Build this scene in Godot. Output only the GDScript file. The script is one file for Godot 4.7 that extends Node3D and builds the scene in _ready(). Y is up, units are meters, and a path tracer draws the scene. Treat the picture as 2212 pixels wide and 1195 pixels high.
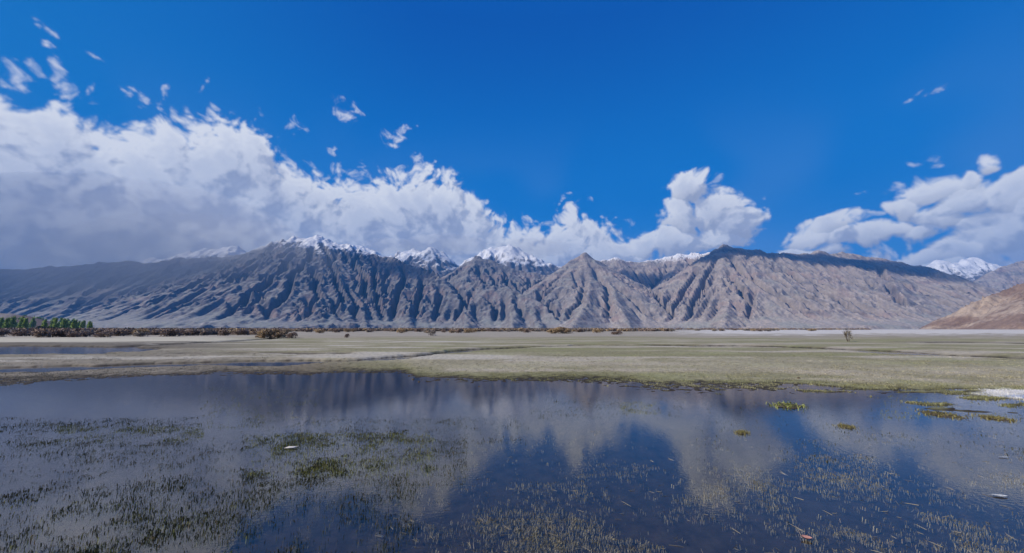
extends Node3D
# A wide high-altitude valley: flooded marsh in front, meadow, scrub belt, then bare mountains under cumulus.

const F := 820.0            # focal length of the lens, in photograph pixels
const LENS := F / 960.0        # the layout below was first measured for a lens of 960
const CX := 1106.0
const CY := 597.5
const PITCH := 7.88         # degrees up
const EYE := Vector3(0, 1.6, 0)

var rows_out := []
var fn := {}                # noises by name
var T := {}                 # scratch for the terrain workers

func _ready() -> void:
	noises()
	camera_sky_sun()
	mountains()
	clouds()
	ground_and_water()
	plants()
	small_things()

# ------------------------------------------------------------------ helpers
func sm(a: float, b: float, x: float) -> float:
	var t := clampf((x - a) / (b - a), 0.0, 1.0)
	return t * t * (3.0 - 2.0 * t)

func mk(freq: float, sd: int, oct := 4, type := FastNoiseLite.TYPE_SIMPLEX_SMOOTH, frac := FastNoiseLite.FRACTAL_FBM) -> FastNoiseLite:
	var n := FastNoiseLite.new()
	n.seed = sd
	n.frequency = freq
	n.noise_type = type
	n.fractal_type = frac
	n.fractal_octaves = oct
	return n

func noises() -> void:
	fn.big = mk(1.0 / 900.0, 11, 4)
	fn.mid = mk(1.0 / 220.0, 12, 4)
	fn.fine = mk(1.0 / 60.0, 13, 3)
	fn.ridge = mk(1.0 / 420.0, 14, 4, FastNoiseLite.TYPE_SIMPLEX_SMOOTH, FastNoiseLite.FRACTAL_RIDGED)
	fn.crag = mk(1.0 / 150.0, 15, 4, FastNoiseLite.TYPE_SIMPLEX_SMOOTH, FastNoiseLite.FRACTAL_RIDGED)
	fn.rock = mk(1.0 / 500.0, 16, 3)
	fn.warp = mk(1.0 / 16.0, 21, 3)
	fn.cloud = mk(1.0 / 13.0, 22, 7)
	fn.cloud.fractal_gain = 0.58
	fn.puff = mk(1.0 / 5.0, 23, 5, FastNoiseLite.TYPE_SIMPLEX_SMOOTH, FastNoiseLite.FRACTAL_RIDGED)
	fn.edge = mk(1.0 / 1.9, 25, 4)
	fn.top = mk(1.0 / 40.0, 24, 2)
	fn.g1 = mk(0.35, 31, 4)
	fn.g2 = mk(2.2, 32, 3)
	fn.g3 = mk(0.06, 33, 3)
	fn.patch = mk(0.8, 34, 3)

func par(n: int, c: Callable) -> void:
	rows_out.clear()
	rows_out.resize(n)
	var id := WorkerThreadPool.add_group_task(c, n, -1, true)
	WorkerThreadPool.wait_for_group_task_completion(id)

# direction seen at a point of the photograph, as (x, y, z) with y up
func look(px: float, py: float) -> Vector3:
	var v := Vector3((px - CX) / F, -(py - CY) / F, -1.0)
	return v.rotated(Vector3.RIGHT, deg_to_rad(PITCH))

# point at a given distance along -z
func at(px: float, py: float, depth: float) -> Vector3:
	var v := look(px, py)
	return EYE + v * (depth / -v.z)

# where a sight line meets the plane y
func on_ground(px: float, py: float, y := 0.0) -> Vector3:
	var v := look(px, py)
	return EYE + v * ((y - EYE.y) / v.y)

func az_el(px: float, py: float) -> Vector2:
	var v := look(px, py).normalized()
	return Vector2(rad_to_deg(atan2(v.x, -v.z)), rad_to_deg(asin(v.y)))

func curve(table: Array, x: float) -> float:
	if x <= table[0][0]:
		return table[0][1]
	for k in range(1, table.size()):
		if x <= table[k][0]:
			var a: Array = table[k - 1]
			var b: Array = table[k]
			return lerpf(a[1], b[1], (x - a[0]) / (b[0] - a[0]))
	return table[-1][1]

func structure(o: Node3D, called: String) -> void:
	o.name = called
	o.set_meta("kind", "structure")
	add_child(o)

func tag(o: Node3D, label: String, category: String, group := "", kind := "") -> void:
	o.set_meta("label", label)
	o.set_meta("category", category)
	if group:
		o.set_meta("group", group)
	if kind:
		o.set_meta("kind", kind)

var taken := {}
func numbered(called: String) -> String:
	var n: int = taken.get(called, 0)
	taken[called] = n + 1
	return called if n == 0 else "%s_%03d" % [called, n]

func mesh_of(v: PackedVector3Array, n: PackedVector3Array, c: PackedColorArray, idx: PackedInt32Array) -> ArrayMesh:
	var a := []
	a.resize(Mesh.ARRAY_MAX)
	a[Mesh.ARRAY_VERTEX] = v
	a[Mesh.ARRAY_NORMAL] = n
	if c.size():
		a[Mesh.ARRAY_COLOR] = c
	a[Mesh.ARRAY_INDEX] = idx
	var m := ArrayMesh.new()
	m.add_surface_from_arrays(Mesh.PRIMITIVE_TRIANGLES, a)
	return m

func noise_tex(freq: float, sd: int, oct: int, lo: Color, hi: Color, size := 512, normal := 0.0) -> NoiseTexture2D:
	var t := NoiseTexture2D.new()
	t.width = size
	t.height = size
	t.seamless = true
	t.noise = mk(freq, sd, oct)
	if normal > 0.0:
		t.as_normal_map = true
		t.bump_strength = normal
	else:
		var g := Gradient.new()
		g.set_color(0, lo)
		g.set_color(1, hi)
		t.color_ramp = g
	return t

# ------------------------------------------------------------------ camera, sky, sun
var bank := []
var blobs := []

func camera_sky_sun() -> void:
	var cam := Camera3D.new()
	cam.name = "camera"
	cam.fov = rad_to_deg(2.0 * atan(597.5 / F))
	cam.near = 0.05
	cam.far = 40000.0
	cam.position = EYE
	cam.rotation_degrees = Vector3(PITCH, 0, 0)
	cam.current = true
	add_child(cam)

	var sun := DirectionalLight3D.new()
	sun.name = "sun"
	sun.light_energy = 1.6
	sun.light_color = Color(1.0, 0.955, 0.89)
	sun.light_angular_distance = 0.5
	sun.shadow_enabled = true
	sun.directional_shadow_max_distance = 12000.0
	add_child(sun)
	var to_sun := Vector3(-0.74, 0.60, 0.30).normalized()
	sun.look_at_from_position(Vector3.ZERO, -to_sun, Vector3.UP)

	var e := Environment.new()
	e.background_mode = Environment.BG_SKY
	e.tonemap_mode = Environment.TONE_MAPPER_LINEAR
	e.tonemap_exposure = 1.15
	e.sdfgi_enabled = true
	e.ssao_enabled = true
	e.ssil_enabled = true
	e.fog_enabled = true
	e.fog_density = 0.00006
	e.fog_light_color = Color(0.34, 0.66, 1.0)
	e.volumetric_fog_enabled = true
	e.volumetric_fog_density = 0.0
	var sky := Sky.new()
	var pm := PanoramaSkyMaterial.new()
	pm.panorama = sky_picture()
	pm.energy_multiplier = 0.88
	sky.sky_material = pm
	e.sky = sky
	var w := WorldEnvironment.new()
	w.name = "air"
	w.environment = e
	add_child(w)

func blob(px: float, py: float, rx: float, ry: float, s := 1.0, tilt := 0.0) -> void:
	var a := az_el(px, py)
	var k := rad_to_deg(1.0 / F) * cos(atan((px - CX) / F)) ** 2
	var ke := rad_to_deg(1.0 / F) * cos(atan((px - CX) / F))
	blobs.append([a.x, a.y, rx * k, ry * ke, s, deg_to_rad(tilt)])

func sky_picture() -> ImageTexture:
	# top of the long cloud bank, left to right
	for p in [[-250, 150], [-120, 215], [0, 196], [40, 226], [90, 226], [150, 204], [190, 240], [215, 266], [258, 288], [290, 262], [340, 250], [385, 254], [425, 285], [445, 262], [480, 250], [525, 268], [560, 274], [584, 300], [592, 335], [640, 356], [690, 382], [745, 398], [780, 382], [835, 386], [872, 366], [930, 356], [966, 372], [1000, 405], [1050, 455], [1100, 486], [1175, 492], [1200, 468], [1232, 450], [1266, 466], [1300, 482], [1345, 498], [1375, 522], [1420, 545], [1500, 560], [1600, 585], [1700, 590], [1800, 575], [1860, 555], [1930, 545], [2000, 545], [2060, 530], [2120, 520], [2212, 500], [2400, 430]]:
		var a := az_el(p[0], p[1])
		bank.append([a.x, a.y + 0.7])
	# cumulus over the ridge
	blob(1500, 405, 72, 44); blob(1470, 470, 62, 55); blob(1545, 455, 62, 60); blob(1590, 487, 76, 40); blob(1440, 525, 90, 40); blob(1540, 520, 90, 36)
	blob(1380, 540, 70, 30)
	# long low cloud and the ragged clouds at the right
	blob(1800, 490, 110, 30); blob(1890, 504, 125, 24); blob(1745, 512, 75, 34); blob(1850, 512, 130, 26); blob(1760, 545, 90, 24)
	blob(2000, 555, 130, 22); blob(1900, 545, 60, 14, 0.8)
	blob(2125, 355, 44, 30, 1.0, 20); blob(2085, 395, 34, 34); blob(1990, 415, 90, 42); blob(1950, 445, 60, 40); blob(2050, 465, 95, 50); blob(2010, 500, 60, 26); blob(2090, 440, 90, 50); blob(2190, 430, 70, 70); blob(2170, 510, 110, 60); blob(2260, 480, 110, 120); blob(2080, 540, 90, 30)
	blob(1920, 400, 22, 10, 0.75, -20); blob(2025, 345, 16, 14, 0.75); blob(1990, 350, 24, 8, 0.7); blob(1855, 418, 14, 10, 0.7); blob(1637, 420, 10, 5, 0.6)
	# small torn wisps
	blob(30, 155, 32, 16, 0.85, 50); blob(48, 180, 22, 12, 0.8, 40); blob(100, 110, 20, 12, 0.9); blob(103, 148, 14, 18, 0.85); blob(118, 185, 26, 16, 0.85, 30); blob(170, 188, 10, 12, 0.8); blob(85, 52, 12, 8, 0.8, 30); blob(115, 75, 34, 7, 0.75, 40); blob(206, 120, 20, 8, 0.62, 40); blob(60, 140, 18, 8, 0.65, 30)
	blob(262, 190, 24, 12, 0.85, 20); blob(300, 215, 26, 14, 0.75, 50); blob(370, 205, 9, 18, 0.75); blob(445, 185, 9, 12, 0.8); blob(355, 245, 20, 6, 0.8); blob(440, 245, 16, 10, 0.85)
	blob(745, 238, 24, 12, 0.85, 20); blob(760, 258, 20, 12, 0.95, 20); blob(782, 248, 18, 8, 0.9, 35); blob(862, 276, 22, 10, 0.95, -25); blob(855, 292, 22, 8, 0.85); blob(854, 308, 18, 8, 0.95); blob(645, 280, 20, 12, 0.8, 30); blob(716, 330, 12, 10, 0.85); blob(735, 362, 14, 7, 0.8, 20); blob(900, 266, 5, 3, 0.7)
	blob(1950, 212, 20, 6, 0.66, -20); blob(2020, 200, 36, 8, 0.66, -15); blob(1215, 430, 6, 9, 0.62); blob(1270, 437, 8, 4, 0.62); blob(1372, 482, 7, 12, 0.8)
	var W := 4096
	var H := 2048
	# the whole dome at a quarter of the size, then the part in view at full size: the same function of direction
	T.w = W / 4; T.h = H / 4; T.x0 = 0; T.x1 = W / 4; T.y0 = 0
	par(H / 8 + 2, _sky_row)
	var low := Image.create(W / 4, H / 4, false, Image.FORMAT_RGB8)
	for y in range(H / 4):
		var r: PackedColorArray = rows_out[mini(y, H / 8 + 1)]
		for x in W / 4:
			low.set_pixel((x + W / 8) % (W / 4), y, r[x])
	low.resize(W, H, Image.INTERPOLATE_CUBIC)
	T.w = W; T.h = H; T.x0 = W / 2 - 760; T.x1 = W / 2 + 760; T.y0 = 470
	par(H / 2 + 4 - 470, _sky_row)
	for y in rows_out.size():
		var r: PackedColorArray = rows_out[y]
		for x in r.size():
			low.set_pixel((T.x0 + x + W / 2) % W, T.y0 + y, r[x])   # column 0 lies straight ahead
	return ImageTexture.create_from_image(low)

func _sky_row(j: int) -> void:
	var row := PackedColorArray()
	row.resize(T.x1 - T.x0)
	var el: float = 90.0 - (j + T.y0 + 0.5) * 180.0 / T.h
	var near := []
	for b in blobs:
		if absf(el - b[1]) < b[2] + b[3] + 4.0:
			near.append(b)
	for x in range(T.x0, T.x1):
		var az: float = (x + 0.5) * 360.0 / T.w - 180.0
		row[x - T.x0] = sky_color(az, maxf(el, 0.0), near).linear_to_srgb()
	rows_out[j] = row

func cloud_at(az: float, el: float, near: Array) -> Vector4:
	var wx: float = az + fn.warp.get_noise_2d(az * 1.6, el * 2.2) * 1.5
	var wy: float = el + fn.warp.get_noise_2d(az * 1.6 + 300.0, el * 2.2) * 1.2
	var top: float
	if absf(az) < 60.0:
		top = curve(bank, az + (wx - az) * 0.3)
	else:
		var edge: float = curve(bank, az)
		top = lerpf(edge, 13.0 + 14.0 * fn.top.get_noise_1d(absf(az) if absf(az) > 170.0 else az), sm(60.0, 80.0, absf(az)))
	var e := clampf((top - el) / 3.4, -1.0, 1.7)
	var wisp := -1.0
	var low := 0.0
	for b in near:
		var dx: float = wx - b[0]
		var dy: float = wy - b[1]
		if absf(dx) > b[2] * 2.5 + b[3] * 2.0:
			continue
		var c := cos(b[5])
		var s := sin(b[5])
		var u: float = (dx * c - dy * s) / b[2]
		var v: float = (dx * s + dy * c) / b[3]
		var q := 1.0 - 1.1 * (u * u + v * v)
		if b[4] < 0.99:
			wisp = maxf(wisp, (b[4] + 0.1) * (1.0 - 0.55 * (u * u + v * v)))
		else:
			var eb := (q * 1.25 + 0.05) * minf(1.0, 0.5 + b[3] * 0.3)
			if eb > e:
				e = eb
				low = sm(0.25, -0.95, v)
	var n: float = fn.cloud.get_noise_2d(wx * 2.3, wy * 2.5)
	var p: float = fn.puff.get_noise_2d(wx * 1.2, wy * 1.35)
	var soft := e * 0.6 + n * 0.55 - p * 0.26 + 0.05
	var f: float = soft + 0.3 * fn.edge.get_noise_2d(wx, wy * 1.1) * sm(1.1, 0.3, soft)
	var k := -1.0
	if wisp > -0.9:
		k = wisp * 0.95 + fn.cloud.get_noise_2d(wx * 8.0 + wy * 4.0, wy * 11.0) * 1.25 - 0.5
	return Vector4(f, k, soft, low)

func sky_color(az: float, el: float, near: Array) -> Color:
	# clear air: deep blue high up, paler towards the horizon and towards the sun's side
	var t := clampf(el / 42.0, 0.0, 1.0)
	var blue := Color(0.05, 0.28, 0.74).lerp(Color(0.0, 0.178, 0.60), sm(0.0, 0.45, t)).lerp(Color(0.0, 0.082, 0.41), sm(0.35, 1.1, t))
	var side := sm(-10.0, -75.0, az) if az > -100.0 else 1.0 - sm(-100.0, -175.0, az)
	blue = blue.lerp(Color(0.008, 0.19, 0.56), 0.6 * side)
	var veil: float = sm(0.0, 0.7, fn.top.get_noise_2d(az * 1.5, el * 2.0) + 0.35) * 0.12 * sm(32.0, 8.0, el)
	blue = blue.lerp(Color(0.36, 0.45, 0.72), veil)
	var fk := cloud_at(az, el, near)
	var f := fk.x
	var c := sm(-0.04, 0.40, f)
	var w := sm(-0.2, 1.25, fk.y) * 0.9
	if c <= 0.0 and w <= 0.0:
		return blue
	blue = blue.lerp(Color(0.72, 0.76, 0.88), w)
	if c <= 0.0:
		return blue
	var g := cloud_at(az - 1.5, el + 1.9, near).z
	var lit := sm(-0.30, 0.42, fk.z - g)
	var crisp := f - cloud_at(az - 0.45, el + 0.6, near).x
	var thick := sm(0.2, 1.3, f)
	var shade := Color(0.40, 0.46, 0.63).lerp(Color(0.285, 0.345, 0.53), thick)
	var bright := Color(0.80, 0.835, 0.92).lerp(Color(0.52, 0.58, 0.74), thick * 0.85)
	var n: float = fn.cloud.get_noise_2d(az * 4.0 + 77.0, el * 4.6)
	var col := shade.lerp(bright, clampf(lit + crisp * 1.3 * (1.0 - 0.75 * thick) + n * 0.35 * (1.0 - 0.6 * thick), 0.0, 1.0))
	col = col.lerp(Color(0.80, 0.83, 0.90), sm(0.62, 0.95, lit) * sm(0.75, 0.25, f) * 0.55)
	col = col.lerp(Color(0.33, 0.37, 0.50), fk.w * 0.7)      # grey flat bases of the cumulus
	return blue.lerp(col, c)

# ------------------------------------------------------------------ mountains
func ridge(list: Array, wr := 1.75, pw := 1.25) -> Dictionary:
	var p := PackedVector3Array()
	for q in list:
		var w := at(q[0], q[1], q[2] * LENS)
		p.append(Vector3(w.x, maxf(w.y, 0.0), q[2] * LENS))
	return {"p": p, "wr": wr, "pw": pw}

func _env_row(j: int) -> void:
	var row := PackedFloat32Array()
	row.resize(T.nx)
	var d: float = T.d0 + j * T.cell
	for i in T.nx:
		var x: float = T.x0 + i * T.cell
		var best := 0.0
		for s in T.segs:
			# s: ax, ad, bx-ax, bd-ad, 1/len2, ha, hb-ha, wr, pw
			var px: float = x - s[0]
			var pd: float = d - s[1]
			var t := clampf((px * s[2] + pd * s[3]) * s[4], 0.0, 1.0)
			var h: float = s[5] + s[6] * t
			var w: float = h * s[7] + 1.0
			var ex: float = px - s[2] * t
			var ed: float = pd - s[3] * t
			var q: float = (ex * ex + ed * ed) / (w * w)
			if q < 1.0:
				var v: float = h * pow(1.0 - sqrt(q), s[8])
				var k: float = 0.06 * h
				if v > best + k:
					best = v
				elif v > best - k:
					best = maxf(best, v) + (k - absf(v - best)) * (k - absf(v - best)) / (4.0 * k)
		row[i] = best
	rows_out[j] = row

func erode(h: PackedFloat32Array, nx: int, nz: int, x0: float, d0: float, cell: float, iters: int, K: float) -> void:
	var n := nx * nz
	var rec := PackedInt32Array()
	rec.resize(n)
	var len_ := PackedFloat32Array()
	len_.resize(n)
	var area := PackedFloat32Array()
	area.resize(n)
	var off := [-nx - 1, -nx, -nx + 1, -1, 1, nx - 1, nx, nx + 1]
	var inv := [0.7071, 1.0, 0.7071, 1.0, 1.0, 0.7071, 1.0, 0.7071]
	var keys := PackedInt64Array()
	keys.resize(n)
	var soft := PackedFloat32Array()
	soft.resize(n)
	for j in nz:
		for i in nx:
			soft[j * nx + i] = K * curve(craggy, (x0 + i * cell) / (d0 + j * cell) * LENS)
	for it in iters:
		for j in nz:
			for i in nx:
				var c := j * nx + i
				rec[c] = c
				var hc := h[c]
				keys[c] = (int(hc * 64.0) << 20) | c
				if i == 0 or j == 0 or i == nx - 1 or j == nz - 1 or hc < 2.0:
					continue
				var best := 0.0
				for k in 8:
					var s: float = (hc - h[c + off[k]]) * inv[k]
					if s > best:
						best = s
						rec[c] = c + off[k]
						len_[c] = 1.0 / inv[k]
		keys.sort()
		area.fill(1.0)
		for k in range(n - 1, -1, -1):
			var c: int = keys[k] & 0xFFFFF
			if rec[c] != c:
				area[rec[c]] += area[c]
		for k in n:
			var c: int = keys[k] & 0xFFFFF
			var r := rec[c]
			if r != c:
				var f := soft[c] * maxf(0.0, sqrt(area[c]) - 2.6) / len_[c]
				h[c] = (h[c] + f * h[r]) / (1.0 + f)
	T.area = area

# stripes that run downhill, mixed from random cells: the small gullies between the carved valleys
func gully(x: float, y: float, gx: float, gy: float) -> float:
	var ix := floorf(x)
	var iy := floorf(y)
	var fx := x - ix
	var fy := y - iy
	var va := 0.0
	var wt := 0.0
	for i in range(-1, 2):
		for j in range(-1, 2):
			var a := sin((ix + i) * 127.1 + (iy + j) * 311.7) * 43758.5453
			var b := sin((ix + i) * 269.5 + (iy + j) * 183.3) * 43758.5453
			var px := fx - i - (a - floorf(a)) * 0.9
			var py := fy - j - (b - floorf(b)) * 0.9
			var w := exp(-(px * px + py * py) * 2.0)
			wt += w
			va += cos((px * gx + py * gy) * 6.2832) * w
	return va / wt

# how broken the rock is, across the valley
var craggy := [[-1.2, 0.55], [-0.75, 0.6], [-0.6, 1.35], [-0.2, 1.3], [-0.12, 1.0], [0.05, 0.8], [0.12, 0.35], [0.3, 0.4], [0.40, 1.05], [0.52, 1.0], [0.66, 0.7], [1.2, 0.6]]

func _fine_row(j: int) -> void:
	var row := PackedFloat32Array()
	row.resize(T.fx)
	var im: Image = T.img
	var w: int = T.fx
	var hgt: int = T.fz
	var d: float = T.d0 + j * T.sz
	var jm := maxi(j - 1, 0)
	var jp := mini(j + 1, hgt - 1)
	for i in w:
		var h: float = T.up[j * w + i]
		var x: float = T.x0 + i * T.sx
		if h < 1.0:
			row[i] = h - 1.0
			continue
		var im_ := maxi(i - 1, 0)
		var ip := mini(i + 1, w - 1)
		var gx: float = (T.up[j * w + ip] - T.up[j * w + im_]) / ((ip - im_) * T.sx)
		var gd: float = (T.up[jp * w + i] - T.up[jm * w + i]) / ((jp - jm) * T.sz)
		var sl := sqrt(gx * gx + gd * gd) + 0.0001
		# across the slope
		var ax := -gd / sl
		var ay := gx / sl
		var rough: float = sm(0.14, 0.6, sl) * T.rough * (curve(craggy, x / d * LENS) + 0.5 * fn.rock.get_noise_2d(x, d))
		var wx: float = fn.fine.get_noise_2d(x, d) * 16.0 + fn.mid.get_noise_2d(x, d) * 60.0
		var vary: float = clampf(0.5 + 2.2 * fn.rock.get_noise_2d(x * 1.2 + 700.0, d * 1.2), 0.08, 1.6)
		var g1 := 0.45 - absf(gully((x + wx) / 270.0, (d - wx) / 270.0, ax * 1.15, ay * 1.15))
		var g2 := 0.45 - absf(gully((x - wx) / 115.0, (d + wx) / 115.0, ax * 1.2, ay * 1.2))
		var g3 := 0.45 - absf(gully((x + wx) / 58.0, (d - wx) / 58.0, ax * 1.2, ay * 1.2))
		var cr: float = fn.crag.get_noise_2d(x, d)
		row[i] = h + rough * ((g1 * 38.0 + g2 * 12.0) * vary + g2 * 9.0 + g3 * 9.0 + cr * 9.0 - 8.0 + 5.0 * sin(h / 21.0 + 5.0 * fn.rock.get_noise_2d(x, d))) + fn.fine.get_noise_2d(x * 1.7, d * 1.7 + h) * (2.0 + 5.0 * rough) - 1.0
	rows_out[j] = row

func terrain(called: String, x0: float, x1: float, d0: float, d1: float, cell: float, sx: float, sz: float, ridges: Array, seed_amp: float, iters: int, K: float, rough: float, paint: Callable, m: Material, cull := 1.75) -> MeshInstance3D:
	var segs := []
	for r in ridges:
		for k in range(1, r.p.size()):
			var a: Vector3 = r.p[k - 1]
			var b: Vector3 = r.p[k]
			var l2 := (b.x - a.x) ** 2 + (b.z - a.z) ** 2
			segs.append(PackedFloat32Array([a.x, a.z, b.x - a.x, b.z - a.z, 1.0 / maxf(l2, 1.0), a.y, b.y - a.y, r.wr, r.pw]))
	d0 *= LENS
	d1 *= LENS
	T.segs = segs; T.cell = cell; T.x0 = x0; T.d0 = d0
	var nx := int((x1 - x0) / cell) + 1
	var nz := int((d1 - d0) / cell) + 1
	T.nx = nx
	par(nz, _env_row)
	var h := PackedFloat32Array()
	for r in rows_out:
		h.append_array(r)
	for j in nz:
		for i in nx:
			var c := j * nx + i
			if h[c] > 1.0:
				var x := x0 + i * cell
				var d := d0 + j * cell
				var amp := seed_amp * sm(0.0, 300.0, h[c])
				h[c] = maxf(1.0, h[c] + amp * (fn.ridge.get_noise_2d(x, d) - 0.35 + 0.5 * fn.mid.get_noise_2d(x, d)))
	var h0 := h.duplicate()
	erode(h, nx, nz, x0, d0, cell, iters, K)
	for c in h.size():
		h[c] = lerpf(h0[c] * 0.93, h[c], sm(30.0, 240.0, h0[c]))   # gravel aprons along the foot
	var ar: PackedFloat32Array = T.area
	for c in ar.size():
		ar[c] = log(ar[c])
	var fx := int((nx - 1) * cell / sx) + 1
	var fz := int((nz - 1) * cell / sz) + 1
	var img := Image.create_from_data(nx, nz, false, Image.FORMAT_RF, h.to_byte_array())
	img.resize(fx, fz, Image.INTERPOLATE_CUBIC)
	var ai := Image.create_from_data(nx, nz, false, Image.FORMAT_RF, ar.to_byte_array())
	ai.resize(fx, fz, Image.INTERPOLATE_CUBIC)
	T.up = img.get_data().to_float32_array()
	T.ar = ai.get_data().to_float32_array()
	T.img = img
	T.fx = fx; T.fz = fz; T.sx = (nx - 1) * cell / (fx - 1); T.sz = (nz - 1) * cell / (fz - 1); T.rough = rough
	par(fz, _fine_row)
	var H := PackedFloat32Array()
	for r in rows_out:
		H.append_array(r)
	T.H = H
	T.paint = paint
	par(fz, _skin_row)
	var v := PackedVector3Array()
	var n := PackedVector3Array()
	var col := PackedColorArray()
	for r in rows_out:
		v.append_array(r[0])
		n.append_array(r[1])
		col.append_array(r[2])
	var idx := PackedInt32Array()
	for j in fz - 1:
		var lim: float = (d0 + (j + 1) * T.sz) * cull + 300.0
		for i in fx - 1:
			var a := j * fx + i
			if absf(v[a].x) > lim:
				continue
			if H[a] < -0.5 and H[a + 1] < -0.5 and H[a + fx] < -0.5 and H[a + fx + 1] < -0.5:
				continue
			idx.append_array([a, a + fx, a + fx + 1, a, a + fx + 1, a + 1])
	var o := MeshInstance3D.new()
	o.mesh = mesh_of(v, n, col, idx)
	o.material_override = m
	structure(o, called)
	return o

func _skin_row(j: int) -> void:
	var w: int = T.fx
	var v := PackedVector3Array()
	var n := PackedVector3Array()
	var c := PackedColorArray()
	v.resize(w); n.resize(w); c.resize(w)
	var jm := maxi(j - 1, 0)
	var jp := mini(j + 1, T.fz - 1)
	var d: float = T.d0 + j * T.sz
	for i in w:
		var h: float = T.H[j * w + i]
		var im_ := maxi(i - 1, 0)
		var ip := mini(i + 1, w - 1)
		var gx: float = (T.H[j * w + ip] - T.H[j * w + im_]) / ((ip - im_) * T.sx)
		var gd: float = (T.H[jp * w + i] - T.H[jm * w + i]) / ((jp - jm) * T.sz)
		var x: float = T.x0 + i * T.sx
		v[i] = Vector3(x, h, -d)
		n[i] = Vector3(-gx, 1.0, gd).normalized()
		c[i] = T.paint.call(x, d, h, sqrt(gx * gx + gd * gd), T.ar[j * w + i], gx, gd)
	rows_out[j] = [v, n, c]

func rock_paint(x: float, d: float, h: float, sl: float, ar: float, gx: float, gd: float) -> Color:
	var big: float = fn.rock.get_noise_2d(x, d + h)
	var strata: float = fn.mid.get_noise_2d(x * 0.25 + 40.0, h * 2.4 + d * 0.1)
	var grain: float = fn.fine.get_noise_2d(x * 2.3, d * 2.3 + h * 2.3)
	var right := sm(-600.0, 1800.0, x)                       # darker slate at the left, tan granite at the right
	var rock := Color(0.175, 0.165, 0.172).lerp(Color(0.33, 0.285, 0.26), right)
	rock = rock.lerp(Color(0.32, 0.235, 0.215), sm(0.1, 0.5, big) * 0.6)
	rock = rock.lerp(Color(0.12, 0.12, 0.14), sm(0.05, 0.45, strata) * 0.55)
	var scree := Color(0.33, 0.32, 0.295).lerp(Color(0.47, 0.41, 0.35), right).lerp(Color(0.34, 0.355, 0.31), sm(0.0, 0.4, -big) * 0.6)
	var loose := sm(0.80, 0.46, sl + grain * 0.14) * 0.85
	var streak: float = fn.fine.get_noise_2d(x * 2.0 + 900.0, h * 0.2 + d * 0.12)
	loose = maxf(loose, sm(0.08, 0.38, streak + big * 0.3) * sm(1.2, 0.8, sl) * 0.75)
	rock *= 1.0 - 0.28 * sm(0.1, 0.5, -streak)
	loose = maxf(loose, sm(2.2, 4.5, ar) * sm(0.95, 0.6, sl) * 0.85)
	var c := rock.lerp(scree, clampf(loose, 0.0, 1.0))
	c = c.lerp(Color(0.54, 0.50, 0.46), sm(3.6, 5.6, ar + grain) * sm(1.0, 0.6, sl) * 0.6)    # pale gravel chutes
	c *= 1.0 + grain * 0.26
	var line: float = curve([[-6000.0, 980.0], [-3600.0, 930.0], [-3000.0, 1010.0], [-2500.0, 880.0], [-1900.0, 900.0], [-1300.0, 1120.0], [-800.0, 1130.0], [0.0, 1120.0], [900.0, 1130.0], [2200.0, 1130.0], [2700.0, 1120.0], [3300.0, 1180.0], [4200.0, 1300.0], [9000.0, 1400.0]], x * 5600.0 * LENS / d)
	line -= (d / LENS - 5600.0) * 0.04 if d > 5600.0 * LENS else 0.0
	var s := sm(-40.0, 60.0, h - line + grain * 95.0 + (0.75 - sl) * 90.0 + big * 40.0 + gx * 35.0)
	return c.lerp(Color(0.80, 0.82, 0.86), s)

func snow_paint(x: float, d: float, h: float, sl: float, ar: float, gx: float, gd: float) -> Color:
	var grain: float = fn.fine.get_noise_2d(x * 1.2, d * 1.2 + h)
	var c := Color(0.17, 0.155, 0.16) * (1.0 + grain * 0.2)
	var line := 1180.0 if x < 4500.0 else 1080.0
	var s := sm(-60.0, 80.0, h - line + grain * 130.0 + (0.95 - sl) * 260.0)
	return c.lerp(Color(0.82, 0.84, 0.88), s)

func brown_paint(x: float, d: float, h: float, sl: float, ar: float, gx: float, gd: float) -> Color:
	var grain: float = fn.fine.get_noise_2d(x * 3.0, d * 3.0)
	var st: float = fn.mid.get_noise_2d(x * 0.9 + h * 1.2, d * 0.35)
	var c := Color(0.275, 0.195, 0.15).lerp(Color(0.43, 0.345, 0.275), sm(-0.1, 0.35, st + grain * 0.25))
	c = c.lerp(Color(0.15, 0.095, 0.07), sm(0.15, 0.5, fn.mid.get_noise_2d(x * 1.3 + 500.0, d * 1.3)) * 0.6)
	return c * (1.0 + grain * 0.2)

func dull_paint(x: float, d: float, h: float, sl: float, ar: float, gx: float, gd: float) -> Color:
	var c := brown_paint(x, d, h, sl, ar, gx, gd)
	return Color(c.r * 0.55, c.g * 0.62, c.b * 0.75)

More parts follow.
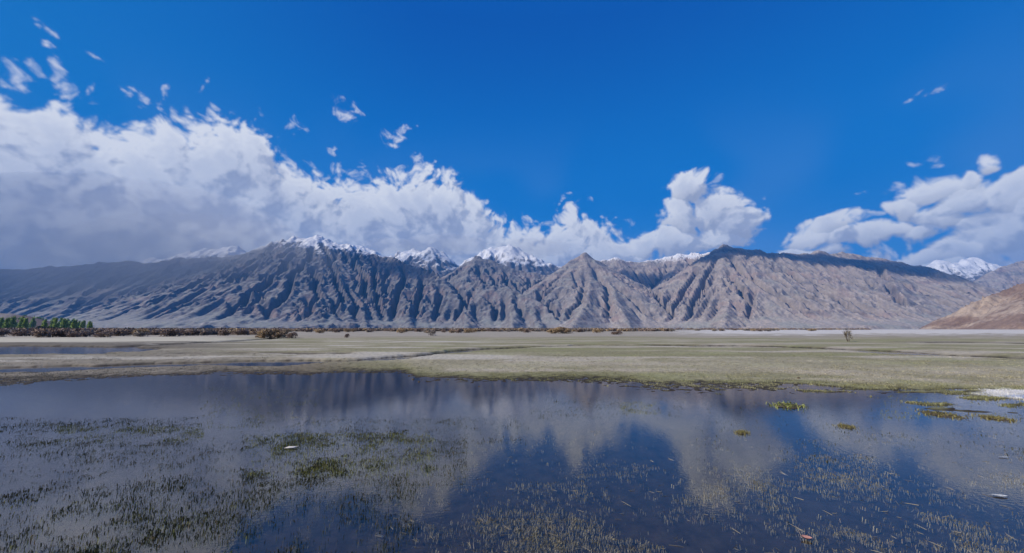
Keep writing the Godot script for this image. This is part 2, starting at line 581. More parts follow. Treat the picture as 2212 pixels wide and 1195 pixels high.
func mountains() -> void:
	var m := StandardMaterial3D.new()
	m.vertex_color_use_as_albedo = true
	m.roughness = 0.95
	m.metallic_specular = 0.2
	m.albedo_texture = noise_tex(0.02, 5, 5, Color(0.78, 0.78, 0.78), Color(1, 1, 1), 512)
	m.uv1_triplanar = true
	m.uv1_world_triplanar = true
	m.uv1_scale = Vector3.ONE / 260.0
	m.normal_enabled = true
	m.normal_texture = noise_tex(0.03, 6, 5, Color.BLACK, Color.WHITE, 512, 6.0)
	m.normal_scale = 0.6

	var R := []
	# left ridge and snow-capped massif
	R.append(ridge([[-420, 560, 5800], [-200, 590, 5600], [-90, 590, 5450], [0, 581, 5400], [110, 576, 5400], [217, 568, 5400], [281, 563, 5400], [327, 569, 5400], [391, 557, 5450], [455, 556, 5450], [500, 553, 5500], [552, 539, 5500], [589, 525, 5550], [640, 515, 5600], [685, 509, 5600], [712, 520, 5600], [745, 527, 5600], [790, 545, 5550], [850, 559, 5450], [900, 577, 5300], [945, 595, 5100], [975, 625, 4800], [1000, 665, 4400], [1012, 700, 3900]]))
	R.append(ridge([[552, 539, 5500], [540, 580, 5000], [515, 640, 4400], [505, 702, 3600]], 1.6))
	R.append(ridge([[640, 515, 5600], [625, 570, 5000], [610, 640, 4300], [600, 704, 3500]], 1.6))
	R.append(ridge([[685, 509, 5600], [692, 560, 5000], [702, 630, 4300], [690, 704, 3500]], 1.6))
	R.append(ridge([[790, 545, 5550], [770, 590, 5000], [780, 650, 4300], [790, 704, 3600]], 1.6))
	R.append(ridge([[850, 559, 5450], [872, 620, 4800], [880, 690, 3900]], 1.6))
	R.append(ridge([[281, 563, 5400], [200, 620, 4700], [120, 685, 3900]], 1.9))
	R.append(ridge([[391, 557, 5450], [330, 610, 4800], [250, 660, 4200], [200, 702, 3600]], 1.9))
	R.append(ridge([[500, 553, 5500], [430, 620, 4700], [360, 692, 3800]], 1.8))
	R.append(ridge([[110, 576, 5400], [40, 640, 4600], [-40, 702, 3700]], 1.9))
	# middle massif with its rounded front shoulder
	R.append(ridge([[960, 600, 6000], [1005, 570, 6200], [1030, 555, 6250], [1060, 562, 6250], [1100, 578, 6200], [1150, 590, 6200], [1200, 596, 6300], [1240, 600, 6400]], 1.7))
	R.append(ridge([[1030, 555, 6250], [1012, 585, 5700], [1000, 607, 5200]], 1.7))
	R.append(ridge([[960, 615, 5300], [1000, 607, 5200], [1050, 612, 5000], [1100, 622, 4900], [1140, 638, 4700], [1180, 660, 4500], [1208, 695, 4100]], 1.9))
	R.append(ridge([[1000, 607, 5200], [1012, 660, 4500], [1005, 706, 3600]], 1.7))
	R.append(ridge([[1100, 622, 4900], [1112, 670, 4300], [1105, 706, 3600]], 1.7))
	# pyramid
	R.append(ridge([[1140, 634, 5000], [1165, 615, 5300], [1200, 590, 5600], [1235, 565, 5800], [1263, 549, 5900], [1290, 565, 5850], [1330, 592, 5700], [1380, 625, 5400], [1420, 655, 5000], [1446, 700, 4200]], 1.75, 1.2))
	R.append(ridge([[1263, 549, 5900], [1275, 600, 5200], [1270, 650, 4500], [1230, 706, 3600]], 1.8, 1.2))
	R.append(ridge([[1290, 565, 5850], [1320, 620, 5000], [1360, 704, 3800]], 1.8, 1.2))
	R.append(ridge([[1140, 634, 5000], [1150, 670, 4400], [1165, 706, 3800]], 1.8, 1.2))
	# snowy ridge between the pyramid and the right massif
	R.append(ridge([[1250, 585, 7000], [1300, 562, 7000], [1330, 557, 7000], [1360, 566, 7000], [1400, 562, 7000], [1440, 556, 7000], [1470, 549, 6900], [1500, 548, 6800], [1530, 545, 6600], [1560, 545, 6300]], 1.5))
	R.append(ridge([[1470, 549, 6900], [1450, 590, 6200], [1425, 625, 5600]], 1.5))
	# right massif and its long ridge
	R.append(ridge([[1412, 665, 4700], [1440, 622, 5100], [1480, 590, 5300], [1520, 560, 5500], [1545, 540, 5600], [1565, 531, 5600], [1600, 536, 5600], [1640, 541, 5550], [1670, 547, 5500], [1700, 547, 5600], [1740, 548, 5650], [1765, 543, 5700], [1800, 551, 5700], [1820, 545, 5750], [1850, 551, 5700], [1900, 560, 5600], [1940, 566, 5500], [1980, 575, 5400], [2010, 578, 5300], [2040, 590, 5200], [2080, 612, 5000], [2110, 632, 4900], [2160, 660, 4700], [2260, 695, 4500]]))
	R.append(ridge([[1565, 531, 5600], [1560, 590, 4900], [1575, 650, 4300], [1560, 706, 3500]], 1.7))
	R.append(ridge([[1640, 541, 5550], [1655, 600, 4800], [1690, 660, 4200], [1740, 706, 3500]], 1.8))
	R.append(ridge([[1765, 543, 5700], [1790, 610, 4800], [1830, 665, 4200], [1860, 706, 3600]], 1.9))
	R.append(ridge([[1900, 560, 5600], [1935, 620, 4600], [1985, 682, 3900]], 1.9))
	# far right
	R.append(ridge([[2090, 620, 6800], [2140, 588, 6900], [2170, 575, 7000], [2215, 562, 7000], [2300, 545, 7000], [2500, 560, 6900]], 1.7))
	terrain("mountain_range", -9000, 9400, 2800, 7600, 40, 13, 17, R, 20.0, 28, 0.055, 1.0, rock_paint, m)

	var B := []
	B.append(ridge([[200, 610, 8200], [300, 566, 8300], [325, 557, 8300], [355, 560, 8300], [400, 546, 8400], [440, 539, 8500], [470, 536, 8500], [510, 533, 8500], [560, 560, 8500]], 1.5, 1.2))
	B.append(ridge([[720, 575, 8600], [765, 525, 8700], [790, 531, 8700], [815, 543, 8600], [840, 553, 8600], [870, 545, 8700], [893, 538, 8800], [912, 546, 8700], [930, 534, 8700], [955, 546, 8700], [985, 578, 8600]], 1.4, 1.2))
	B.append(ridge([[985, 580, 8800], [1010, 562, 8800], [1060, 536, 9000], [1100, 530, 9000], [1122, 538, 9000], [1150, 555, 8900], [1210, 575, 8800]], 1.4, 1.2))
	B.append(ridge([[930, 534, 8700], [945, 575, 8000], [950, 620, 7500]], 1.2, 1.2))
	B.append(ridge([[1100, 530, 9000], [1110, 575, 8300]], 1.2, 1.2))
	B.append(ridge([[1960, 615, 9300], [2005, 576, 9400], [2030, 563, 9500], [2060, 571, 9500], [2095, 556, 9600], [2130, 571, 9500], [2170, 586, 9400], [2230, 590, 9400], [2300, 560, 9500]], 1.7, 1.2))
	B.append(ridge([[2030, 563, 9500], [2040, 600, 8800], [2050, 640, 8000]], 1.5, 1.2))
	B.append(ridge([[2095, 556, 9600], [2085, 590, 8900]], 1.5, 1.2))
	terrain("snow_mountains", -9000, 11400, 7100, 10800, 60, 24, 24, B, 70.0, 16, 0.05, 1.05, snow_paint, m)

	var mb := m.duplicate()
	mb.uv1_scale = Vector3.ONE / 90.0
	var C := [ridge([[2104, 655, 1745], [2114, 648, 1750], [2150, 630, 1780], [2212, 611, 1800], [2330, 585, 1850], [2500, 560, 1900]], 1.5, 1.05), ridge([[2212, 611, 1800], [2205, 650, 1500], [2210, 700, 1300]], 1.6, 1.05), ridge([[2330, 585, 1850], [2330, 640, 1500], [2340, 700, 1150]], 1.9, 1.1)]
	terrain("brown_hill", 1200, 3400, 900, 2600, 20, 7, 7, C, 14.0, 16, 0.03, 0.75, brown_paint, mb, 1.9)
	var L := [ridge([[-300, 640, 1300], [-120, 655, 1300], [0, 671, 1280], [55, 678, 1260], [90, 688, 1240], [125, 704, 1200]], 3.0, 1.2)]
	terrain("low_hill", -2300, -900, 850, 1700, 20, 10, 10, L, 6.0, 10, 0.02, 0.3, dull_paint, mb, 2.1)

# ------------------------------------------------------------------ clouds that stand over the ridges and shade them
func cloud(label: String, puffs: Array) -> void:
	# puffs: [centre, full size, density per metre]
	var o := Node3D.new()
	o.name = numbered("cloud")
	tag(o, label, "cloud", "clouds over the ridges")
	for p in puffs:
		var f := FogVolume.new()
		f.name = "puff"
		f.shape = RenderingServer.FOG_VOLUME_SHAPE_ELLIPSOID
		f.size = p[1]
		f.position = p[0]
		var fm := FogMaterial.new()
		fm.albedo = Color(0.97, 0.98, 1.0)
		fm.density = p[2]
		f.material = fm
		o.add_child(f, true)
	add_child(o)

const TO_SUN := Vector3(-0.741, 0.601, 0.300)

# a puff that stands between the sun and a spot of the mountains, high above the picture's edge
func over(px: float, py: float, depth: float, size: Vector3, dens: float, t := 7200.0) -> Array:
	return [at(px, py, depth * LENS) + TO_SUN * t, size, dens]

func clouds() -> void:
	cloud("high cloud above the picture that shades the right-hand ridge", [over(1530, 552, 5500, Vector3(700, 240, 500), 0.008), over(1650, 560, 5500, Vector3(900, 260, 400), 0.008), over(1800, 572, 5450, Vector3(1000, 240, 420), 0.008), over(1930, 585, 5350, Vector3(1000, 220, 500), 0.008), over(2040, 600, 5150, Vector3(600, 160, 500), 0.006)])
	cloud("high cloud above the picture that shades the valley behind the pyramid-shaped mountain", [over(1400, 600, 6300, Vector3(900, 260, 700), 0.006, 8200.0)])
	cloud("grey cloud bank beyond the left edge that shades the left slopes", [over(60, 590, 5000, Vector3(1900, 500, 1200), 0.0022), over(260, 590, 5100, Vector3(1500, 420, 1000), 0.0024), over(430, 585, 5100, Vector3(1000, 300, 800), 0.0025), over(-160, 610, 4900, Vector3(1900, 600, 1400), 0.0022)])
	cloud("thin blue mist veiling the left slopes", [[Vector3(-5200, 900, -4200), Vector3(5600, 1700, 1600), 0.00036], [Vector3(-3600, 600, -4000), Vector3(3600, 1300, 1000), 0.00026]])
	cloud("thin cloud drifting across the snowy peaks behind the middle mountains", [[at(960, 528, 7000), Vector3(1700, 420, 500), 0.0009], [at(1150, 535, 7000), Vector3(1500, 380, 500), 0.0009], [at(840, 530, 7000), Vector3(1100, 300, 400), 0.0008]])
	cloud("high cloud above the picture that shades the shoulder of the snow-capped massif", [over(880, 590, 5200, Vector3(700, 220, 450), 0.006), over(800, 570, 5400, Vector3(500, 140, 350), 0.005)])

# ------------------------------------------------------------------ valley floor and water
var shore := []
var creeks := []

func shore_dist(u: float) -> float:
	return curve(shore, u)

func setup_ground() -> void:
	for p in [[-600, 835], [-200, 830], [0, 824], [150, 818], [300, 813], [440, 806], [560, 806], [660, 808], [740, 803], [800, 801], [868, 801], [900, 815], [940, 820], [1000, 820], [1150, 821], [1250, 819], [1330, 826], [1400, 833], [1500, 836], [1650, 837], [1800, 842], [1900, 850], [2000, 858], [2100, 862], [2212, 868], [2600, 880]]:
		var g := on_ground(p[0], p[1])
		shore.append([g.x / -g.z, -g.z])
	# [half width, depth, points]
	for c in [[1.1, 0.2, [[230, 752], [330, 748], [470, 741], [570, 734], [640, 731]]],
			[0.8, 0.22, [[-60, 800], [150, 797], [290, 790], [480, 786], [740, 782.5], [850, 776], [920, 769], [985, 762], [1040, 757], [1150, 752], [1260, 748.5], [1420, 748]]],
			[1.5, 0.24, [[1420, 748], [1600, 749.5], [1700, 751.5], [1800, 756], [1890, 761], [1960, 767], [2060, 772], [2212, 778.5], [2400, 783]]],
			[1.6, 0.1, [[1980, 742], [2080, 741], [2212, 744]]],
			[0.6, 0.1, [[390, 768], [560, 766.5], [740, 767.5]]]]:
		var p := PackedVector2Array()
		for q in c[2]:
			var g := on_ground(q[0], q[1])
			p.append(Vector2(g.x, -g.z))
		creeks.append([c[0], c[1], p])

# (height, nearness to a creek 0..1)
func ground_at(x: float, d: float) -> Vector2:
	var r := maxf(d, 0.01)
	var u := x / r if d > 1.0 else 0.0
	if d < 1.0:
		u = clampf(x, -1.5, 1.5)
	var s: float = d - shore_dist(u) + fn.g1.get_noise_2d(x, d) * 0.9
	u *= LENS
	var dd := d / LENS
	var h: float
	if s > 0.0:
		h = 0.003 + 0.022 * sm(0.0, 1.6, s) + 0.05 * sm(1.2, 3.6, s) + 0.07 * sm(2.0, 9.0, s)
		h += fn.g2.get_noise_2d(x, d) * 0.018 + fn.g1.get_noise_2d(x * 0.5, d * 0.5) * 0.03 * sm(0.5, 6.0, s)
	else:
		h = 0.001 - 0.04 * sm(0.0, 2.6, -s) + fn.g2.get_noise_2d(x * 1.3, d * 1.3) * 0.014 + fn.g1.get_noise_2d(x * 1.5 + 50.0, d * 1.5) * 0.008
	# right end of the shore: half-drowned turf
	if u > 0.5 and s < 2.5 and s > -4.0:
		h += (fn.patch.get_noise_2d(x * 0.7, d * 1.6) * 0.075 - 0.012) * sm(0.5, 0.8, u) * sm(-4.0, -1.0, s) * sm(2.5, 0.5, s)
	# mirror pool at the left
	if u < -0.6 and dd > 22.0 and dd < 55.0:
		var q := ((dd - 35.0) / 8.5) ** 2 + ((u + 1.12) / 0.38) ** 2
		h -= 0.24 * sm(1.15, 0.5, q + fn.g1.get_noise_2d(x * 0.4, d * 0.8) * 0.5)
	var near := 0.0
	if d > 14.0 and d < 110.0:
		for c in creeks:
			var pts: PackedVector2Array = c[2]
			var p := Vector2(x, d)
			p += Vector2(fn.patch.get_noise_2d(x * 0.3, d * 0.3), fn.patch.get_noise_2d(x * 0.3 + 90.0, d * 0.3)) * 0.7
			var best := 1e9
			for k in range(1, pts.size()):
				best = minf(best, p.distance_squared_to(Geometry2D.get_closest_point_to_segment(p, pts[k - 1], pts[k])))
			best = sqrt(best)
			var wd: float = c[0] * (1.0 + 0.5 * fn.g3.get_noise_2d(x * 2.0, d))
			var k := sm(wd * 1.9, wd * 0.7, best)
			near = maxf(near, k)
			h -= c[1] * k
	if d > 60.0:
		h += fn.g3.get_noise_2d(x * 0.6, d * 0.6) * 0.25 * sm(60.0, 160.0, d)
	return Vector2(h, near)

func ground_paint(x: float, d: float, h: float, near: float) -> Color:
	var r := maxf(d, 1.0)
	var u := clampf(x / r, -3.0, 3.0)
	var s: float = d - shore_dist(u) + fn.g1.get_noise_2d(x, d) * 0.9
	var edge := d - shore_dist(u)
	u *= LENS
	var fd := d / LENS
	var streak: float = fn.g3.get_noise_2d(x * 0.5, d * 4.0)
	var blotch: float = fn.g1.get_noise_2d(x * 0.5, d * 0.8 + 200.0)
	var speck: float = fn.g2.get_noise_2d(x * 2.0, d * 2.0)
	var mud := Color(0.042, 0.034, 0.029) * (1.0 + 0.5 * speck + 0.3 * blotch)
	var olive := Color(0.29, 0.275, 0.165)
	var dry := Color(0.43, 0.385, 0.30)
	var crust := Color(0.52, 0.49, 0.42)
	var c := olive.lerp(dry, sm(-0.25, 0.35, streak * 0.9 + blotch * 0.7))
	c = c.lerp(Color(0.25, 0.265, 0.12), sm(0.0, 0.5, blotch - streak * 0.4) * 0.6)
	# green turf along the water's edge, a dry belt behind it
	c = c.lerp(Color(0.225, 0.225, 0.095), sm(2.6, 0.4, s) * 0.6)
	c = c.lerp(dry * 1.06, sm(2.0, 4.0, s) * sm(10.0, 5.0, s) * 0.45)
	c = c.lerp(Color(0.20, 0.165, 0.125), sm(-0.2, -0.5, u) * sm(6.0, 2.0, s) * 0.85)
	# greyer mud flat on the left side
	c = c.lerp(Color(0.25, 0.225, 0.185), sm(-0.35, -0.8, u) * sm(80.0, 55.0, fd) * 0.8)
	c = c.lerp(Color(0.15, 0.135, 0.115), sm(-0.55, -0.85, u + streak * 0.12) * sm(33.0, 38.0, fd) * sm(60.0, 50.0, fd + streak * 6.0) * 0.85)
	c = c.lerp(crust, sm(0.16, 0.34, streak + 0.2 * blotch) * sm(16.0, 21.0, fd) * sm(76.0, 50.0, fd) * (0.75 if u < 0.0 else 0.3))
	# pale sand bar at the left, salt flats far right
	c = c.lerp(Color(0.56, 0.53, 0.43), sm(-0.52, -0.72, u + streak * 0.2) * sm(49.0, 55.0, fd + streak * 5.0) * sm(105.0, 88.0, fd))
	c = c.lerp(Color(0.36, 0.32, 0.275), sm(64.0, 98.0, fd + streak * 18.0) * 0.85)
	c = c.lerp(Color(0.41, 0.38, 0.32), sm(80.0, 105.0, fd + streak * 26.0) * 0.6)
	c = c.lerp(Color(0.64, 0.62, 0.59), sm(0.30, 0.48, u + blotch * 0.06) * sm(115.0, 160.0, fd + streak * 60.0) * sm(2600.0, 1500.0, fd))
	c = c.lerp(Color(0.62, 0.60, 0.57), sm(0.12, 0.35, streak) * sm(90.0, 115.0, fd) * sm(0.25, 0.4, u) * 0.8)
	c = c.lerp(Color(0.25, 0.21, 0.17), sm(200.0, 420.0, fd) * sm(0.45, 0.2, u))
	c = c.lerp(Color(0.30, 0.275, 0.255), sm(1500.0, 3000.0, fd))
	c *= 1.0 + 0.30 * speck * sm(60.0, 20.0, fd) + 0.12 * blotch
	c = c.lerp(Color(0.075, 0.065, 0.052), near * 0.85)
	# salt crust at the right end of the shore
	var salt := sm(1.0, 0.3, ((u - 1.10) / 0.11) ** 2 + ((edge - 0.9) / 0.75) ** 2 + 0.6 * fn.patch.get_noise_2d(x * 1.5, d * 3.0))
	c = c.lerp(Color(0.72, 0.71, 0.70), salt)
	var wet := (1.0 - salt) * sm(0.028, 0.0, h) * sm(70.0, 50.0, fd)
	return c.lerp(mud, wet)

var G := {}

func _ground_row(j: int) -> void:
	var n: int = G.az.size()
	var v := PackedVector3Array()
	var c := PackedColorArray()
	v.resize(n); c.resize(n)
	var r: float = G.r[j]
	for i in n:
		var x: float = r * sin(G.az[i])
		var d: float = r * cos(G.az[i])
		var g := ground_at(x, d)
		v[i] = Vector3(x, g.x, -d)
		c[i] = ground_paint(x, d, g.x, g.y)
	rows_out[j] = [v, c]

func ground_and_water() -> void:
	setup_ground()
	var az := PackedFloat32Array()
	var a := -180.0
	while a < 180.001:
		az.append(deg_to_rad(a))
		a += 0.18 if absf(a + 0.05) < 66.0 else 4.0
	var rr := PackedFloat32Array()
	var r := 0.25
	while r < 16000.0:
		rr.append(r)
		r *= 1.03 if r < 3.0 else (1.0115 if r < 100.0 else 1.06)
	G.az = az
	G.r = rr
	par(rr.size(), _ground_row)
	var v := PackedVector3Array()
	var c := PackedColorArray()
	for q in rows_out:
		v.append_array(q[0])
		c.append_array(q[1])
	var nx := az.size()
	var nz := rr.size()
	var n := PackedVector3Array()
	n.resize(v.size())
	var idx := PackedInt32Array()
	for j in nz:
		for i in nx:
			var p := v[j * nx + mini(i + 1, nx - 1)] - v[j * nx + maxi(i - 1, 0)]
			var q := v[mini(j + 1, nz - 1) * nx + i] - v[maxi(j - 1, 0) * nx + i]
			var k := p.cross(q).normalized()
			n[j * nx + i] = k if k.y > 0 else -k
			if i < nx - 1 and j < nz - 1:
				var b := j * nx + i
				idx.append_array([b, b + nx, b + nx + 1, b, b + nx + 1, b + 1])
	var m := StandardMaterial3D.new()
	m.vertex_color_use_as_albedo = true
	m.roughness = 0.95
	m.metallic_specular = 0.25
	m.albedo_texture = noise_tex(0.05, 41, 5, Color(0.80, 0.80, 0.79), Color(1, 1, 1), 1024)
	m.uv1_triplanar = true
	m.uv1_world_triplanar = true
	m.uv1_scale = Vector3.ONE / 2.7
	var o := MeshInstance3D.new()
	o.mesh = mesh_of(v, n, c, idx)
	o.material_override = m
	structure(o, "ground")

	var wm := StandardMaterial3D.new()
	wm.transparency = BaseMaterial3D.TRANSPARENCY_ALPHA
	wm.albedo_color = Color(0.10, 0.10, 0.09, 0.06)
	wm.roughness = 0.028
	wm.metallic_specular = 0.5
	wm.uv1_triplanar = true
	wm.uv1_world_triplanar = true
	wm.uv1_scale = Vector3(1.0 / 3.4, 1.0, 1.0 / 1.5)
	wm.normal_enabled = true
	wm.normal_texture = noise_tex(0.035, 51, 4, Color.BLACK, Color.WHITE, 1024, 4.0)
	wm.normal_scale = 0.05
	var w := MeshInstance3D.new()
	var pm := PlaneMesh.new()
	pm.size = Vector2(260, 120)
	w.mesh = pm
	w.position = Vector3(0, 0, -40)
	w.material_override = wm
	structure(w, "water")

# ------------------------------------------------------------------ plants
func soft_mat(rough := 0.85, back := 0.0) -> StandardMaterial3D:
	var m := StandardMaterial3D.new()
	m.vertex_color_use_as_albedo = true
	m.roughness = rough
	m.metallic_specular = 0.3
	m.cull_mode = BaseMaterial3D.CULL_DISABLED
	if back > 0.0:
		m.backlight_enabled = true
		m.backlight = Color(back, back, back)
	return m

# one tuft: n bent, tapering blades of unequal height
func tuft(sd: int, n: int, h: float, w: float, lean: float, spread: float) -> ArrayMesh:
	var rng := RandomNumberGenerator.new()
	rng.seed = sd
	var v := PackedVector3Array()
	var nn := PackedVector3Array()
	var c := PackedColorArray()
	var idx := PackedInt32Array()
	for k in n:
		var a := rng.randf() * TAU
		var side := Vector3(cos(a), 0, sin(a))
		var b := Vector3(rng.randfn(0, spread), -0.03, rng.randfn(0, spread))
		var la := rng.randf() * TAU
		var l := Vector3(cos(la), 0, sin(la)) * lean * rng.randf_range(0.2, 1.0)
		var hh := h * rng.randf_range(0.5, 1.0)
		var ww := w * rng.randf_range(0.7, 1.2)
		var p0 := b
		var p1 := b + Vector3(0, hh * 0.55 + 0.03, 0) + l * hh * 0.35
		var p2 := b + Vector3(0, hh + 0.03 - lean * hh * 0.25, 0) + l * hh
		var s := v.size()
		v.append_array([p0 - side * ww, p0 + side * ww, p1 - side * ww * 0.8, p1 + side * ww * 0.8, p2])
		var nor := (side.cross(Vector3.UP) + Vector3(0, 0.35, 0)).normalized()
		var t := rng.randf_range(0.75, 1.2)
		for q in 5:
			nn.append(nor)
			c.append(Color(t, t, t))
		idx.append_array([s, s + 2, s + 3, s, s + 3, s + 1, s + 2, s + 4, s + 3])
	return mesh_of(v, nn, c, idx)

func scatter(called: String, meshes: Array, places: Array, m: Material, label: String, category: String) -> void:
	# places: [Transform3D, Color, mesh number]
	var root := Node3D.new()
	for k in meshes.size():
		var mine := places.filter(func(p): return p[2] == k)
		if mine.is_empty():
			continue
		var mm := MultiMesh.new()
		mm.transform_format = MultiMesh.TRANSFORM_3D
		mm.use_colors = true
		mm.mesh = meshes[k]
		mm.instance_count = mine.size()
		for i in mine.size():
			mm.set_instance_transform(i, mine[i][0])
			mm.set_instance_color(i, mine[i][1])
		var o := MultiMeshInstance3D.new()
		o.multimesh = mm
		o.material_override = m
		o.name = numbered(called)
		tag(o, label, category, "", "stuff")
		add_child(o)

func turned(p: Vector3, yaw: float, k: float, tall := 1.0) -> Transform3D:
	return Transform3D(Basis(Vector3.UP, yaw).scaled(Vector3(k, k * tall, k)), p)

# a crown or a bush made of small leaf and twig faces inside an ellipsoid; returns [leaves, twigs]
func bush_mesh(sd: int, rx: float, ry: float, n: int, leaf: float, cols: Array, lobes: int, up := 0.5) -> ArrayMesh:
	var rng := RandomNumberGenerator.new()
	rng.seed = sd
	var v := PackedVector3Array()
	var nn := PackedVector3Array()
	var c := PackedColorArray()
	var idx := PackedInt32Array()
	var lob := []
	for k in lobes:
		var a := rng.randf() * TAU
		var r := sqrt(rng.randf()) * 0.62
		var hh := rng.randf_range(0.1, 0.62)
		lob.append([Vector3(cos(a) * r * rx, hh * ry, sin(a) * r * rx), rng.randf_range(0.28, 0.5)])
	for k in n:
		var l: Array = lob[k % lobes]
		var d := Vector3(rng.randfn(), rng.randfn() * 0.8 + up, rng.randfn()).normalized()
		var rad: float = l[1] * pow(rng.randf(), 0.4)
		var p: Vector3 = l[0] + Vector3(d.x * rx, d.y * ry, d.z * rx) * rad
		p.y = maxf(p.y, 0.02)
		var ax := (d + Vector3(rng.randfn(), rng.randfn() + up, rng.randfn()) * 0.45).normalized()
		var sd2 := ax.cross(Vector3(rng.randfn(), rng.randfn(), rng.randfn())).normalized()
		var s := leaf * rng.randf_range(0.6, 1.5)
		var i0 := v.size()
		v.append_array([p - sd2 * s * 0.22, p + sd2 * s * 0.22, p + ax * s + sd2 * s * 0.12, p + ax * s - sd2 * s * 0.12])
		var col: Color = cols[rng.randi() % cols.size()]
		col = col * rng.randf_range(0.8, 1.2)
		var no := (sd2.cross(ax) * (1.0 if rng.randf() < 0.5 else -1.0) + d * 0.9).normalized()
		for q in 4:
			nn.append(no)
			c.append(col)
		var geo := (v[i0 + 3] - v[i0]).cross(v[i0 + 2] - v[i0])
		if geo.dot(no) < 0.0:      # clockwise seen from outside
			idx.append_array([i0, i0 + 3, i0 + 2, i0, i0 + 2, i0 + 1])
		else:
			idx.append_array([i0, i0 + 2, i0 + 3, i0, i0 + 1, i0 + 2])
	return mesh_of(v, nn, c, idx)

# narrow upright crown of a poplar: leaf clumps on steep limbs, widest low down
func spire(sd: int, rx: float, h: float, n: int, leaf: float, cols: Array) -> ArrayMesh:
	var rng := RandomNumberGenerator.new()
	rng.seed = sd
	var v := PackedVector3Array()
	var nn := PackedVector3Array()
	var c := PackedColorArray()
	var idx := PackedInt32Array()
	var limbs := []
	for k in 16:
		var t := rng.randf_range(0.12, 0.9)
		var a := rng.randf() * TAU
		limbs.append([t, a, rx * (1.15 - t) * rng.randf_range(0.35, 0.8)])
	for k in n:
		var l: Array = limbs[k % 16]
		var t: float = clampf(l[0] + rng.randfn() * 0.07, 0.06, 1.0)
		var p := Vector3(cos(l[1]) * l[2], t * h, sin(l[1]) * l[2])
		var d := Vector3(rng.randfn(), rng.randfn() * 0.7, rng.randfn()) * rx * 0.3 * (1.1 - t * 0.8)
		p += d
		var ax := (Vector3(p.x, 0, p.z).normalized() * 0.5 + Vector3(rng.randfn() * 0.5, 0.9, rng.randfn() * 0.5)).normalized()
		var sd2 := ax.cross(Vector3(rng.randfn(), rng.randfn(), rng.randfn())).normalized()
		var s := leaf * rng.randf_range(0.5, 1.2)
		var i0 := v.size()
		v.append_array([p - sd2 * s * 0.2, p + sd2 * s * 0.2, p + ax * s * 0.9 + sd2 * s * 0.2, p + ax * s * 0.9 - sd2 * s * 0.2])
		var col: Color = cols[rng.randi() % cols.size()] * rng.randf_range(0.8, 1.2)
		var no := (sd2.cross(ax) * (1.0 if rng.randf() < 0.5 else -1.0) + Vector3(p.x, 0.1, p.z).normalized()).normalized()
		for q in 4:
			nn.append(no)
			c.append(col)
		var geo := (v[i0 + 3] - v[i0]).cross(v[i0 + 2] - v[i0])
		if geo.dot(no) < 0.0:
			idx.append_array([i0, i0 + 3, i0 + 2, i0, i0 + 2, i0 + 1])
		else:
			idx.append_array([i0, i0 + 2, i0 + 3, i0, i0 + 1, i0 + 2])
	return mesh_of(v, nn, c, idx)

# tapering stem or branches as four-sided tubes; list of [from, to, radius at from, radius at to]
func sticks(list: Array, col: Color) -> ArrayMesh:
	var v := PackedVector3Array()
	var nn := PackedVector3Array()
	var c := PackedColorArray()
	var idx := PackedInt32Array()
	for s in list:
		var a: Vector3 = s[0]
		var b: Vector3 = s[1]
		var ax := (b - a).normalized()
		var u := ax.cross(Vector3(0.3, 0.2, 1)).normalized()
		var w := ax.cross(u)
		var i0 := v.size()
		for k in 5:
			var t := k * TAU / 5.0
			var n := u * cos(t) + w * sin(t)
			v.append_array([a + n * s[2], b + n * s[3]])
			nn.append_array([n, n])
			c.append_array([col, col])
		for k in 5:
			var p := i0 + k * 2
			var q := i0 + ((k + 1) % 5) * 2
			idx.append_array([p, p + 1, q + 1, p, q + 1, q])
	return mesh_of(v, nn, c, idx)

func branches(sd: int, n: int, rx: float, h: float, r0: float, col: Color, fork := 2) -> ArrayMesh:
	var rng := RandomNumberGenerator.new()
	rng.seed = sd
	var list := []
	for k in n:
		var a := rng.randf() * TAU
		var o := sqrt(rng.randf())
		var b := Vector3(cos(a) * o * rx * 0.18, -0.03, sin(a) * o * rx * 0.18)
		var t := Vector3(cos(a) * o * rx * 0.6, h * rng.randf_range(0.45, 0.75), sin(a) * o * rx * 0.6)
		list.append([b, t, r0, r0 * 0.6])
		for f in fork:
			var e := t + Vector3(rng.randfn() * rx * 0.22, h * rng.randf_range(0.12, 0.4), rng.randfn() * rx * 0.22)
			list.append([t.lerp(b, rng.randf() * 0.4), e, r0 * 0.55, r0 * 0.18])
	return sticks(list, col)

func plant(called: String, p: Vector3, yaw: float, k: Vector3, parts: Array, label: String, category: String, group := "") -> Node3D:
	var o := Node3D.new()
	o.name = numbered(called)
	for q in parts:
		var mi := MeshInstance3D.new()
		mi.name = q[0]
		mi.mesh = q[1]
		mi.material_override = q[2]
		if q[0] in ["twigs", "blades", "stems", "branches"]:
			mi.set_meta("kind", "stuff")
		o.add_child(mi, true)
	o.transform = Transform3D(Basis(Vector3.UP, yaw).scaled_local(k), p)
	tag(o, label, category, group)
	add_child(o)
	return o

func ground_point(px: float, py: float) -> Vector3:
	var g := on_ground(px, py, 0.1)
	g.y = ground_at(g.x, -g.z).x
	return g

